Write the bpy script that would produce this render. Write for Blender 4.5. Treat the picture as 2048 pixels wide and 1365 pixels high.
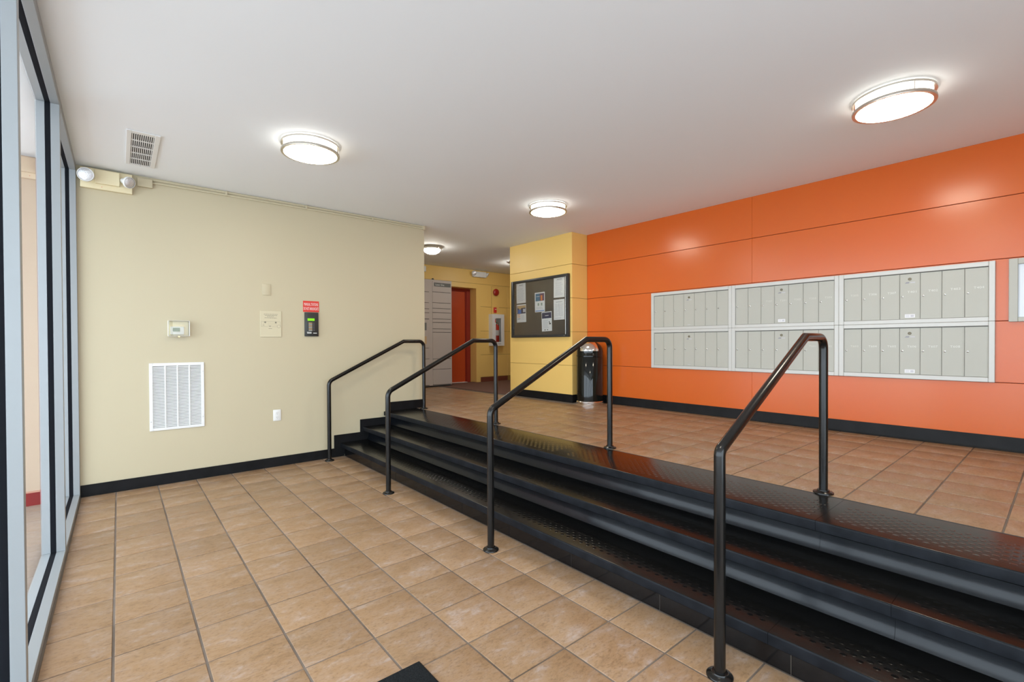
import bpy, bmesh, math, random
from mathutils import Matrix, Vector
random.seed(7)
for o in list(bpy.data.objects): bpy.data.objects.remove(o)
SC = bpy.context.scene
COL = SC.collection
R = math.radians
# ------------------------------------------------------------------ camera
HU = 0.49            # upper floor level
HC = 2.973           # ceiling
def cam_axes(yaw, pitch, roll):
    f = Vector((math.sin(yaw)*math.cos(pitch), math.cos(yaw)*math.cos(pitch), math.sin(pitch)))
    rt = Vector((math.cos(yaw), -math.sin(yaw), 0)); u = rt.cross(f)
    return math.cos(roll)*rt+math.sin(roll)*u, -math.sin(roll)*rt+math.cos(roll)*u, f
cd = bpy.data.cameras.new('camera'); cam = bpy.data.objects.new('camera', cd); COL.objects.link(cam)
a, b, c = cam_axes(R(39.9966), R(-0.5462), R(-0.2707))
cam.matrix_world = Matrix(((a.x, b.x, -c.x, 0.0321), (a.y, b.y, -c.y, -3.0017), (a.z, b.z, -c.z, 1.3703), (0, 0, 0, 1)))
cd.sensor_fit = 'HORIZONTAL'; cd.sensor_width = 36; cd.lens = 937.218/2048*36
cd.shift_y = 12.015/2048; cd.clip_start = 0.02
SC.camera = cam
# ------------------------------------------------------------------ light
W = bpy.data.worlds.new('daylight'); SC.world = W; W.use_nodes = True
bg = W.node_tree.nodes['Background']; bg.inputs[0].default_value = (0.80, 0.89, 1.0, 1); bg.inputs[1].default_value = 5.6
SC.view_settings.view_transform = 'Standard'; SC.view_settings.look = 'None'
SC.view_settings.gamma = 1; SC.view_settings.use_curve_mapping = False
SC.view_settings.exposure = 0.27
LAMP = 30.0           # emission of the lobby lamp diffusers
def portal(name, loc, rot, sx, sy):
    l = bpy.data.lights.new(name, 'AREA'); l.shape = 'RECTANGLE'; l.size = sx; l.size_y = sy
    l.cycles.is_portal = True
    o = bpy.data.objects.new(name, l); COL.objects.link(o); o.location = loc; o.rotation_euler = rot
portal('window_portal', (-0.42, -1.25, 1.5), (0, R(-90), 0), 2.9, 7.8)
portal('window_portal', (0.95, -5.42, 1.5), (R(90), 0, 0), 2.3, 2.9)

# ------------------------------------------------------------------ materials
def mat(name, col, rough=0.5, metal=0.0, spec=0.5, bump=None, noise=None, emit=None, coat=0):
    """bump=(scale,strength); noise=(scale,amount,colour2)"""
    m = bpy.data.materials.new(name); m.use_nodes = True; n = m.node_tree.nodes; l = m.node_tree.links
    p = n['Principled BSDF']; p.inputs['Base Color'].default_value = (*col, 1)
    p.inputs['Roughness'].default_value = rough; p.inputs['Metallic'].default_value = metal
    p.inputs['Specular IOR Level'].default_value = spec
    if coat: p.inputs['Coat Weight'].default_value = coat; p.inputs['Coat Roughness'].default_value = .08
    if emit: p.inputs['Emission Color'].default_value = (*emit[:3], 1); p.inputs['Emission Strength'].default_value = emit[3]
    if bump or noise: tc = n.new('ShaderNodeTexCoord')
    if noise:
        t = n.new('ShaderNodeTexNoise'); t.inputs['Scale'].default_value = noise[0]; t.inputs['Detail'].default_value = 5
        l.new(tc.outputs['Object'], t.inputs['Vector'])
        r = n.new('ShaderNodeValToRGB'); r.color_ramp.elements[0].position = .35; r.color_ramp.elements[1].position = .7
        l.new(t.outputs['Fac'], r.inputs[0])
        mx = n.new('ShaderNodeMix'); mx.data_type = 'RGBA'; mx.inputs['A'].default_value = (*col, 1); mx.inputs['B'].default_value = (*noise[2], 1)
        mu = n.new('ShaderNodeMath'); mu.operation = 'MULTIPLY'; mu.inputs[1].default_value = noise[1]
        l.new(r.outputs[0], mu.inputs[0]); l.new(mu.outputs[0], mx.inputs['Factor']); l.new(mx.outputs['Result'], p.inputs['Base Color'])
    if bump:
        t = n.new('ShaderNodeTexNoise'); t.inputs['Scale'].default_value = bump[0]; t.inputs['Detail'].default_value = 3
        l.new(tc.outputs['Object'], t.inputs['Vector'])
        bp = n.new('ShaderNodeBump'); bp.inputs['Strength'].default_value = bump[1]; bp.inputs['Distance'].default_value = .004
        l.new(t.outputs['Fac'], bp.inputs['Height']); l.new(bp.outputs[0], p.inputs['Normal'])
    return m
def tile_mat():
    m = bpy.data.materials.new('beige_ceramic'); m.use_nodes = True; n = m.node_tree.nodes; l = m.node_tree.links
    p = n['Principled BSDF']; p.inputs['Roughness'].default_value = .38
    tc = n.new('ShaderNodeTexCoord'); oi = n.new('ShaderNodeObjectInfo')
    mp = n.new('ShaderNodeMapping'); mp.inputs['Scale'].default_value = (7.5, 14, 7.5)
    va = n.new('ShaderNodeVectorMath'); va.operation = 'ADD'
    sc = n.new('ShaderNodeMath'); sc.operation = 'MULTIPLY'; sc.inputs[1].default_value = 71
    l.new(oi.outputs['Random'], sc.inputs[0]); l.new(tc.outputs['Object'], mp.inputs['Vector'])
    l.new(mp.outputs[0], va.inputs[0]); l.new(sc.outputs[0], va.inputs[1])
    t1 = n.new('ShaderNodeTexNoise'); t1.inputs['Scale'].default_value = 1.0; t1.inputs['Detail'].default_value = 8; t1.inputs['Roughness'].default_value = .74
    t1.inputs['Distortion'].default_value = .4
    l.new(va.outputs[0], t1.inputs['Vector'])
    r = n.new('ShaderNodeValToRGB'); e = r.color_ramp.elements
    e[0].position = .27; e[0].color = (.215, .128, .070, 1); e[1].position = .70; e[1].color = (.40, .315, .27, 1)
    k = r.color_ramp.elements.new(.44); k.color = (.315, .190, .099, 1)
    k = r.color_ramp.elements.new(.56); k.color = (.335, .218, .136, 1)
    l.new(t1.outputs['Fac'], r.inputs[0])
    t2 = n.new('ShaderNodeTexNoise'); t2.inputs['Scale'].default_value = 6; t2.inputs['Detail'].default_value = 6; t2.inputs['Roughness'].default_value = .7
    l.new(va.outputs[0], t2.inputs['Vector'])
    r2 = n.new('ShaderNodeValToRGB'); r2.color_ramp.elements[0].position = .33; r2.color_ramp.elements[0].color = (.50, .45, .42, 1); r2.color_ramp.elements[1].position = .5; r2.color_ramp.elements[1].color = (1, 1, 1, 1)
    l.new(t2.outputs['Fac'], r2.inputs[0])
    mx = n.new('ShaderNodeMix'); mx.data_type = 'RGBA'; mx.blend_type = 'MULTIPLY'; mx.inputs['Factor'].default_value = .6
    l.new(r.outputs[0], mx.inputs['A']); l.new(r2.outputs[0], mx.inputs['B'])
    hs = n.new('ShaderNodeHueSaturation')
    mr = n.new('ShaderNodeMapRange'); mr.inputs['To Min'].default_value = .92; mr.inputs['To Max'].default_value = 1.08
    l.new(oi.outputs['Random'], mr.inputs['Value']); l.new(mr.outputs[0], hs.inputs['Value'])
    l.new(mx.outputs['Result'], hs.inputs['Color']); l.new(hs.outputs[0], p.inputs['Base Color'])
    bp = n.new('ShaderNodeBump'); bp.inputs['Strength'].default_value = .14; bp.inputs['Distance'].default_value = .003
    l.new(t1.outputs['Fac'], bp.inputs['Height']); l.new(bp.outputs[0], p.inputs['Normal'])
    return m
def glass_mat(name, tint=(1, 1, 1), ior=1.52):
    m = bpy.data.materials.new(name); m.use_nodes = True; n = m.node_tree.nodes; l = m.node_tree.links
    n.remove(n['Principled BSDF']); out = n['Material Output']
    tr = n.new('ShaderNodeBsdfTransparent'); tr.inputs[0].default_value = (*tint, 1)
    gl = n.new('ShaderNodeBsdfGlossy'); gl.inputs['Roughness'].default_value = .01; gl.inputs['Color'].default_value = (1, 1, 1, 1)
    fr = n.new('ShaderNodeFresnel'); fr.inputs['IOR'].default_value = ior
    mx = n.new('ShaderNodeMixShader'); l.new(fr.outputs[0], mx.inputs[0]); l.new(tr.outputs[0], mx.inputs[1]); l.new(gl.outputs[0], mx.inputs[2])
    l.new(mx.outputs[0], out.inputs['Surface']); return m
M = dict(
    tile=tile_mat(),
    grout=mat('grout', (.22, .18, .15), .8, bump=(300, .3), noise=(1.7, 1.0, (.10, .072, .052))),
    ceil=mat('ceiling_paint', (.89, .925, .95), .75, bump=(14, .12)),
    cream=mat('cream_paint', (.565, .497, .34), .45, bump=(35, .05)),
    orange=mat('orange_paint', (.64, .118, .014), .235, bump=(60, .01), noise=(2.2, .35, (.62, .138, .018))),
    groove=mat('groove_shadow_paint', (.14, .022, .008), .7),
    yellow=mat('yellow_paint', (.84, .56, .17), .42, bump=(50, .05)),
    ygroove=mat('ochre_joint', (.34, .21, .05), .7),
    black=mat('black_rubber', (.006, .006, .0065), .5, spec=.18, bump=(22, .2), noise=(9, .5, (.014, .014, .016))),
    tread=mat('black_tread_rubber', (.0035, .0034, .0032), .20, spec=.36, bump=(40, .06), noise=(5, .4, (.007, .0067, .006))),
    riser=mat('black_riser_rubber', (.0028, .0036, .0052), .22, spec=.27, bump=(30, .10), noise=(14, .5, (.006, .0075, .010))),
    scuffed_shade=mat('shaded_scuffed_nosing_rubber', (.004, .005, .007), .5, spec=.16, bump=(30, .2), noise=(11, .8, (.012, .014, .018))),  # tread rubber scuffed matte, with the lip's bluish shade put into its colour
    basetile=mat('black_glazed_tile', (.004, .004, .0045), .10, spec=.4),
    rail=mat('bronze_black_metal', (.006, .0055, .005), .22, spec=.4),
    alu=mat('pale_aluminium', (.30, .32, .33), .42, metal=.1, bump=(60, .03)),
    gasket=mat('black_gasket', (.006, .007, .010), .8, spec=.15),
    chrome=mat('chrome', (.85, .84, .82), .12, metal=1),
    nickel=mat('brushed_nickel', (.62, .58, .52), .28, metal=1),
    white=mat('white_plastic', (.80, .80, .78), .4),
    whitem=mat('white_enamel', (.80, .80, .79), .35),
    creamp=mat('cream_plastic', (.80, .70, .46), .45),
    plaque=mat('pale_cream_plastic', (.64, .575, .40), .4), faded=mat('faded_olive_ink', (.24, .22, .16), .7),
    dark=mat('dark_void', (.02, .02, .02), .9),
    duct=mat('grey_duct', (.16, .16, .15), .8),
    mail=mat('warm_grey_enamel', (.465, .46, .405), .42),
    mailf=mat('pale_aluminium_trim', (.58, .575, .545), .4, metal=.1),
    text=mat('white_numeral', (.86, .87, .84), .5), textdim=mat('faded_numeral', (.70, .71, .66), .5), textfaint=mat('worn_numeral', (.62, .615, .55), .5),
    oldbrass=mat('dull_brass', (.16, .135, .09), .4, metal=.5),
    steel=mat('steel', (.60, .59, .56), .25, metal=.9),
    locker=mat('taupe_enamel', (.50, .44, .40), .42),
    lockdark=mat('dark_gap', (.05, .045, .04), .8),
    gloss=mat('gloss_black_enamel', (.005, .006, .005), .07, spec=.4),
    cork=mat('dark_cork', (.095, .078, .066), .8, bump=(200, .4), noise=(120, .6, (.05, .042, .036))),
    paper=mat('white_paper', (.82, .82, .84), .6),
    ink=mat('grey_ink', (.30, .30, .34), .7), inkl=mat('pale_ink', (.58, .58, .63), .7),
    navy=mat('navy_print', (.02, .03, .10), .5), blue=mat('blue_print', (.05, .20, .62), .5), teal=mat('teal_print', (.04, .17, .30), .5),
    oprint=mat('orange_print', (.85, .27, .06), .5), tan=mat('tan_print', (.55, .38, .20), .5), gprint=mat('green_print', (.30, .38, .33), .5),
    purple=mat('purple_print', (.13, .05, .12), .5), blackp=mat('black_print', (.02, .02, .02), .5),
    doorred=mat('red_orange_door_paint', (.50, .065, .012), .4), framered=mat('dark_red_frame_paint', (.28, .022, .010), .4),
    carpet=mat('brown_carpet', (.17, .085, .062), .95, bump=(400, .6), noise=(150, .6, (.10, .05, .04))),
    mat=mat('black_mat_pile', (.009, .010, .011), .95, spec=.1, bump=(500, 1.0), noise=(260, .8, (.030, .033, .035))),
    red=mat('red_enamel', (.62, .028, .022), .3), darkred=mat('dark_red_lens', (.36, .018, .015), .15, coat=.5),
    signred=mat('red_sign', (.70, .045, .030), .45),
    lcd=mat('green_backlit_display', (.10, .35, .0), .4, emit=(.22, .62, .01, .75)),
    lcdg=mat('grey_green_display', (.22, .26, .16), .3),
    panel=mat('black_panel', (.030, .031, .030), .35),
    brass=mat('brass', (.70, .50, .22), .3, metal=1),
    lamp=mat('lamp_diffuser', (.9, .9, .88), .5, emit=(1.0, .90, .72, LAMP)),
    lampside=mat('lamp_side_diffuser', (.9, .9, .88), .5, emit=(1.0, .95, .85, 4.5)),
    lamp2=mat('dome_diffuser', (.9, .9, .88), .5, emit=(1.0, .95, .86, 38.0)),
    glass=glass_mat('window_glass', (.86, .90, .90), 1.85), clear=glass_mat('clear_plastic', (.97, .97, .95), 1.3),
    lens=mat('clear_lamp_lens', (.80, .80, .82), .15, metal=.6, bump=(160, 1.0)),
    salmon=mat('salmon_paint', (.42, .26, .21), .6), outred=mat('red_baseboard_paint', (.40, .025, .02), .5),
    paving=mat('outside_paving', (.38, .32, .28), .7, noise=(6, .6, (.30, .25, .21))),
    concrete=mat('grey_asphalt', (.30, .31, .32), .8), brown=mat('brown_red_base', (.17, .045, .025), .5),
    board=mat('whiteboard_face', (.74, .78, .83), .25),
)
# ------------------------------------------------------------------ helpers
class B:
    def __init__(s): s.bm = bmesh.new(); s.mats = []
    def _m(s, m, faces):
        if m is None: return
        if m not in s.mats: s.mats.append(m)
        i = s.mats.index(m)
        for f in faces: f.material_index = i
    def box(s, x0, x1, y0, y1, z0, z1, bev=0, m=None, seg=1):
        v = [s.bm.verts.new((x, y, z)) for x in (x0, x1) for y in (y0, y1) for z in (z0, z1)]
        fs = [s.bm.faces.new([v[i] for i in q]) for q in ((0, 1, 3, 2), (4, 6, 7, 5), (0, 4, 5, 1), (2, 3, 7, 6), (0, 2, 6, 4), (1, 5, 7, 3))]
        s._m(m, fs)
        if bev:
            es = list({e for f in fs for e in f.edges})
            r = bmesh.ops.bevel(s.bm, geom=es, offset=bev, segments=seg, affect='EDGES', profile=.5)
        return s
    def prism(s, pts, axis, a0, a1, m=None):
        """pts in the plane of the two other axes (in x,y,z order), extruded along axis"""
        def mk(p, t):
            q = list(p); q.insert(axis, t); return s.bm.verts.new(q)
        A = [mk(p, a0) for p in pts]; C = [mk(p, a1) for p in pts]; n = len(pts)
        fs = [s.bm.faces.new(A), s.bm.faces.new(C[::-1])]
        fs += [s.bm.faces.new((A[i], C[i], C[(i+1) % n], A[(i+1) % n])) for i in range(n)]
        s._m(m, fs); return s
    def lathe(s, prof, seg=32, T=None, m=None):
        """prof = [(r,z)...] revolved about z"""
        T = T or Matrix.Identity(4); rings = []
        for r, z in prof:
            if r < 1e-6: rings.append([s.bm.verts.new(T @ Vector((0, 0, z)))])
            else: rings.append([s.bm.verts.new(T @ Vector((r*math.cos(2*math.pi*i/seg), r*math.sin(2*math.pi*i/seg), z))) for i in range(seg)])
        fs = []
        for A, C in zip(rings, rings[1:]):
            for i in range(seg):
                j = (i+1) % seg
                if len(A) == 1 and len(C) > 1: fs.append(s.bm.faces.new((A[0], C[i], C[j])))
                elif len(C) == 1 and len(A) > 1: fs.append(s.bm.faces.new((A[i], C[0], A[j])))
                elif len(A) > 1: fs.append(s.bm.faces.new((A[i], C[i], C[j], A[j])))
        s._m(m, fs); return s
    def cyl(s, r, z0, z1, seg=24, T=None, m=None):
        return s.lathe([(0, z0), (r, z0), (r, z1), (0, z1)], seg, T, m)
    def tube(s, path, r, seg=16, nrm=Vector((0, 1, 0)), cap=True, m=None):
        P = [Vector(p) for p in path]; rings = []; n = len(P)
        for i, p in enumerate(P):
            t0 = (P[i]-P[i-1]).normalized() if i else (P[1]-P[0]).normalized()
            t1 = (P[i+1]-P[i]).normalized() if i < n-1 else t0
            t = (t0+t1).normalized(); k = 1/max(.3, t.dot(t1)); q = t.cross(nrm).normalized()
            rings.append([s.bm.verts.new(p+r*(k*math.cos(2*math.pi*j/seg)*q+math.sin(2*math.pi*j/seg)*nrm)) for j in range(seg)])
        fs = [s.bm.faces.new((A[j], A[(j+1) % seg], C[(j+1) % seg], C[j])) for A, C in zip(rings, rings[1:]) for j in range(seg)]
        if cap: fs += [s.bm.faces.new(rings[0][::-1]), s.bm.faces.new(rings[-1])]
        s._m(m, fs); return s
    def quad(s, x0, x1, y0, y1, z, m=None):
        v = [s.bm.verts.new(p) for p in ((x0, y0, z), (x1, y0, z), (x1, y1, z), (x0, y1, z))]
        s._m(m, [s.bm.faces.new(v)]); return s
    def obj(s, name, m=None, parent=None, ang=35, T=None):
        bmesh.ops.recalc_face_normals(s.bm, faces=s.bm.faces) if not getattr(s, 'norec', 0) else None
        me = bpy.data.meshes.new(name); s.bm.to_mesh(me); s.bm.free()
        for q in s.mats: me.materials.append(q)
        if m is not None: me.materials.clear(); me.materials.append(m)
        me.shade_smooth(); me.set_sharp_from_angle(angle=R(ang))
        o = bpy.data.objects.new(name, me); COL.objects.link(o)
        if parent: o.parent = parent
        if T is not None: o.matrix_local = T
        return o
def tag(o, label, cat, group=None, kind=None):
    o['label'] = label; o['category'] = cat
    if group: o['group'] = group
    if kind: o['kind'] = kind
    return o
def struct(o, label, cat): return tag(o, label, cat, None, 'structure')
def empty(name, T, label, cat, group=None, kind=None):
    o = bpy.data.objects.new(name, None); COL.objects.link(o); o.empty_display_size = .1
    o.matrix_world = T; return tag(o, label, cat, group, kind)
def onY(x, y, z):    # wall facing -Y : local x right, y up, z out
    return Matrix(((1, 0, 0, x), (0, 0, -1, y), (0, 1, 0, z), (0, 0, 0, 1)))
def onX(x, y, z):    # wall facing -X
    return Matrix(((0, 0, -1, x), (-1, 0, 0, y), (0, 1, 0, z), (0, 0, 0, 1)))
def onC(x, y, z):    # ceiling: local z down
    return Matrix(((1, 0, 0, x), (0, -1, 0, y), (0, 0, -1, z), (0, 0, 0, 1)))
def at(x, y, z): return Matrix.Translation((x, y, z))
def copy_tree(o, parent=None, T=None, label=None, group=None):
    c = o.copy(); COL.objects.link(c)
    if parent: c.parent = parent
    if T is not None: c.matrix_world = T
    if label: c['label'] = label
    if group: c['group'] = group
    for ch in list(o.children): copy_tree(ch, c)
    return c
def text_obj(name, s, h, m, parent, x, y, z, width=None, depth=.0004):
    cu = bpy.data.curves.new('t', 'FONT'); cu.body = s; cu.size = 1; cu.align_x = 'LEFT'; cu.extrude = 0
    cu.resolution_u = 2
    to = bpy.data.objects.new('t', cu); me = bpy.data.meshes.new_from_object(to); bpy.data.objects.remove(to)
    xs = [v.co.x for v in me.vertices]; ys = [v.co.y for v in me.vertices]
    w0, h0 = max(xs)-min(xs), max(ys)-min(ys)
    sy = h/h0; sx = (width/w0) if width else sy
    for v in me.vertices:
        v.co = Vector(((v.co.x-(min(xs)+w0/2))*sx, (v.co.y-(min(ys)+h0/2))*sy, 0))
    me.materials.clear(); me.materials.append(m); me.name = name
    o = bpy.data.objects.new(name, me); COL.objects.link(o); o.parent = parent; o.location = (x, y, z)
    return o

# ------------------------------------------------------------------ floors
TS = .31; JT = .007
_tc = {}
def tile_mesh(w, d):
    k = (round(w, 3), round(d, 3))
    if k not in _tc:
        bm = bmesh.new(); hw, hd = w/2-.0048, d/2-.0038
        lv = [(hw, hd, -.010), (hw, hd, -.0022), (hw-.0012, hd-.0012, -.0006), (hw-.0035, hd-.0035, 0)]
        rs = [[bm.verts.new(p) for p in ((-a, -b, z), (a, -b, z), (a, b, z), (-a, b, z))] for a, b, z in lv]
        for A, C in zip(rs, rs[1:]):
            for i in range(4): bm.faces.new((A[i], A[(i+1) % 4], C[(i+1) % 4], C[i]))
        bm.faces.new(rs[-1])
        me = bpy.data.meshes.new('tile'); bm.to_mesh(me); bm.free(); me.materials.append(M['tile']); me.shade_smooth(); me.set_sharp_from_angle(angle=R(50)); _tc[k] = me
    return _tc[k]
def cuts(lo, hi, off):
    k = math.ceil((lo-off)/TS+1e-6); r = [lo]
    while off+k*TS < hi-1e-6: r.append(off+k*TS); k += 1
    return r+[hi]
def lay(parent, x0, x1, y0, y1, ox, oy, z, skip=lambda x, y: False, ysplit=None):
    bmf = bmesh.new(); nf = 0
    X = cuts(x0, x1, ox); Y = cuts(y0, y1, oy)
    for xa, xb in zip(X, X[1:]):
        for ya, yb in zip(Y, Y[1:]):
            if xb-xa < .012 or yb-ya < .012: continue
            cx, cy = (xa+xb)/2, (ya+yb)/2
            if skip(cx, cy): continue
            me = tile_mesh(xb-xa, yb-ya); q = (cx, cy, z+random.uniform(-.0005, .0003))
            if ysplit is not None and yb < ysplit(cx):     # behind the camera: one joined part
                tmp = bmesh.new(); tmp.from_mesh(me); bmesh.ops.translate(tmp, verts=tmp.verts, vec=q)
                t = bpy.data.meshes.new('t'); tmp.to_mesh(t); tmp.free(); bmf.from_mesh(t); bpy.data.meshes.remove(t); nf += 1
                continue
            o = bpy.data.objects.new('tile', me); COL.objects.link(o); o.parent = parent; o.location = q
            o.rotation_euler = (random.uniform(-.0012, .0012), random.uniform(-.0012, .0012), random.choice((0, math.pi)))
    if nf:
        me = bpy.data.meshes.new('tile_field'); bmf.to_mesh(me); me.materials.append(M['tile'])
        o = bpy.data.objects.new('tile_field', me); COL.objects.link(o); o.parent = parent; o['kind'] = 'stuff'
    bmf.free()
YB = -5.2; YW = 2.697; XG = -.245; XO = 5.413; XT = 3.11
f1 = struct(B().box(-.36, 2.16, YB, YW+.02, -.12, -.0035).obj('floor', M['grout']), 'lower lobby floor of square beige ceramic tiles in front of the steps', 'floor')
lay(f1, XG+.004, 2.13, YB+.01, YW-.012, 0, 0, 0, ysplit=lambda x: -2.2)
f2 = struct(B().box(XT, 8.2, YB, 5.45, HU-.12, HU-.0035).box(5.0, 8.2, 5.45, 5.9, HU-.12, HU-.0035).obj('floor', M['grout']), 'raised lobby floor of square beige tiles beyond the top step', 'floor')
lay(f2, XT, XO-.002, YB+.01, 5.16, 3.385, -2.186, HU,
    skip=lambda x, y: (x > 5.02 and y > 1.66) , ysplit=lambda x: -3.4+0*x)
f3 = struct(B().box(-6, -.36, -9, 6, -.12, -.004).obj('floor', M['paving']), 'brown paving outside the glass wall', 'floor')

# ------------------------------------------------------------------ ceiling
struct(B().box(-2.2, 8.2, YB-.2, 6.0, HC, HC+.15).obj('ceiling', M['ceil']), 'plain off-white ceiling over the lobby and the hallway', 'ceiling')

# ------------------------------------------------------------------ walls
struct(B().box(-.36, 3.25, YW, 5.6, 0, HC).obj('wall_back', M['cream']), 'cream painted wall beside the glass front, ending at the steps', 'wall')
# orange panelled wall
wr = struct(B().box(XO+.012, 5.62, YB, 1.655, 0, HC).obj('wall_right', M['groove']), 'orange panelled wall behind the mailboxes', 'wall')
def panel(parent, axis, pos, a0, a1, z0, z1, m, t=.012, g=.0025, name='panel', ga=None):
    ga = g if ga is None else ga
    b = B()
    if axis == 0: b.box(pos, pos+t, a0+ga, a1-ga, z0+g, z1-g, bev=.0015)
    else: b.box(a0+ga, a1-ga, pos, pos+t, z0+g, z1-g, bev=.0015)
    return b.obj(name, m, parent)
ZR = [HU, 1.032, 1.524, 2.018, 2.512, HC+.002]
for ya, yb in ((YB, -3.17), (-3.17, -.73), (-.73, 1.655)):
    for za, zb in zip(ZR, ZR[1:]): panel(wr, 0, XO, ya, yb, za, zb, M['orange'], ga=.0006)
# yellow pier with notice board
XP = 5.08; YP = 1.655
wp = struct(B().box(XP+.012, 8.2, YP+.012, 3.048, 0, HC).obj('wall_center', M['ygroove']), 'yellow panelled pier carrying the notice board', 'wall')
for za, zb in zip(ZR, ZR[1:]):
    panel(wp, 0, XP, YP, 3.06, za, zb, M['yellow'], ga=0)
    panel(wp, 1, YP, XP+.012, XO, za, zb, M['yellow'], ga=0)
# far yellow wall with door recess
YF = 5.45; DX0, DX1, DZ = 5.18, 6.101, 2.575
wf = B().box(3.25, DX0, YF+.01, 5.9, 0, HC).box(DX1, 8.2, YF+.01, 5.9, 0, HC).box(DX0, DX1, YF+.01, 5.9, DZ, HC).box(DX0, DX1, 5.76, 5.9, 0, DZ)
wf = struct(wf.obj('wall_far', M['ygroove']), 'yellow panelled wall at the end of the hallway', 'wall')
panel(wf, 1, YF, 3.25, 8.2, 2.676, HC, M['yellow'], .0105, .003)
for za, zb in zip([.60, 1.099, 1.632, 2.177], [1.099, 1.632, 2.177, 2.676]):
    panel(wf, 1, YF, 6.206, 6.985, za, zb, M['yellow'], .0105, .003)
    panel(wf, 1, YF, 6.985, 8.2, za, zb, M['yellow'], .0105, .003)
B().box(DX1, 6.206, YF-.006, YF+.0105, HU, 2.676-.003, bev=.002).box(3.25, DX1, YF-.006, YF+.0105, DZ, 2.676-.003, bev=.002).obj('door_casing', M['yellow'], wf)
B().box(DX1-.006, DX1, YF+.0, 5.68, HU, DZ).box(DX0, DX1-.006, YF+.0, 5.68, DZ-.006, DZ).box(DX0, DX0+.006, YF+.0, 5.68, HU, DZ-.006).obj('door_reveal', M['yellow'], wf)
B().box(3.25, DX0, YF, YF+.0105, HU, DZ).obj('panel', M['yellow'], wf)
B().box(6.524, 6.726, YF-.014, YF, 2.02, 2.64, bev=.002).obj('raceway_cover', M['yellow'], wf)
B().box(6.519, 6.731, YF-.004, YF, 2.015, 2.645).obj('raceway_joint', M['ygroove'], wf)
struct(B().box(8.2, 8.35, 3.0, 5.9, 0, HC).obj('wall_end', M['yellow']), 'yellow wall closing the hallway on the right', 'wall')
# rear wall behind the camera, glazed over the lower floor
wb = B().box(2.2, 5.62, YB-.15, YB, 0, HC).box(-.36, 2.2, YB-.15, YB, 2.75, HC)
struct(wb.obj('wall_front', M['cream']), 'cream wall behind the viewer with a glazed opening', 'wall')

# door
d = struct(B().box(DX0+.05, 5.965, 5.70, 5.745, HU+.012, DZ-.07, bev=.002).obj('door_1', M['doorred']), 'red-orange flush door at the end of the hallway', 'door')
B().box(5.965, DX1-.0065, 5.68, 5.755, HU, DZ-.0065).box(5.985, 6.03, 5.665, 5.681, HU, DZ-.03).box(DX0+.0065, 5.965, 5.68, 5.755, DZ-.07, DZ-.0065).box(DX0+.0065, DX0+.05, 5.68, 5.755, HU, DZ-.07).obj('door_frame', M['framered'], d)
B().box(DX0+.055, 5.96, 5.60, 5.70, HU, HU+.012, bev=.002).obj('threshold', M['whitem'], d)

# baseboards
sk = [(XG+.002, 0), (2.128, 0), (2.128, .02), (3.25, .02), (3.25, .602), (2.668, .602), (2.668, .418), (2.33, .418), (2.33, .262), (2.007, .262), (2.007, .104), (XG+.002, .104)]
struct(B().prism(sk, 1, YW-.012, YW).obj('baseboard_back', M['black']), 'black baseboard climbing the steps along the cream wall', 'baseboard')


bb = B().prism([(XO-.010, HU), (XO, HU), (XO, .605), (XO-.005, .605), (XO-.007, .60), (XO-.007, .51), (XO-.014, HU+.004), (XO-.018, HU)], 1, YB, YP-.02)
struct(bb.obj('baseboard_right', M['black']), 'black rubber cove baseboard along the orange wall', 'baseboard')
struct(B().box(XP-.009, XP, YP-.009, 2.95, HU, .605, bev=.001).box(XP, XO-.02, YP-.009, YP, HU, .605, bev=.001).obj('baseboard_center', M['black']), 'black baseboard around the yellow pier', 'baseboard')
struct(B().box(6.215, 6.98, YF-.01, YF+.01, HU, .595, bev=.002).obj('baseboard_far', M['brown']), 'brown-red baseboard under the far yellow panels', 'baseboard')

# ------------------------------------------------------------------ glass wall
def storefront(T, length, mull, label, name='window_1', top=HC):
    """local x along the wall, y depth from the room face, z up; parts parented to root"""
    root = empty(name, T, label, 'window', None, 'structure')
    D0, D1, D2, D3 = 0, .043, .070, .108
    B().box(0, length, D0, D1, 0, .036, bev=.0015).box(0, length, D2, D3, 0, .036, bev=.0015).box(0, length, D1, D2, 0, .030).obj('sill', M['alu'], root)
    B().box(0, length, D0, D1, top-.060, top, bev=.0015).box(0, length, D2, D3, top-.060, top, bev=.0015).box(0, length, D1, D2, top-.054, top).obj('header', M['alu'], root)
    B().box(0, length, D1+.0005, D2-.0005, .030, .0335).box(0, length, D1+.0005, D2-.0005, top-.0575, top-.054).obj('gasket', M['gasket'], root)
    for x, w in mull:
        B().box(x, x+w, D0, D1, .036, top-.06, bev=.0015).box(x, x+w, D2, D3, .036, top-.06, bev=.0015).obj('mullion', M['alu'], root)
        B().box(x+.003, x+w-.003, D1+.0005, D2-.0005, .034, top-.058).obj('gasket', M['gasket'], root)
    for (xa, wa), (xb, wb_) in zip(mull, mull[1:]):
        v = B(); v.norec = 1
        bm = v.bm; q = [bm.verts.new(p) for p in ((xa+wa-.003, .0565, .0336), (xb+.003, .0565, .0336), (xb+.003, .0565, top-.0576), (xa+wa-.003, .0565, top-.0576))]; bm.faces.new(q)
        v.obj('glass_pane', M['glass'], root)
    return root
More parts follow.
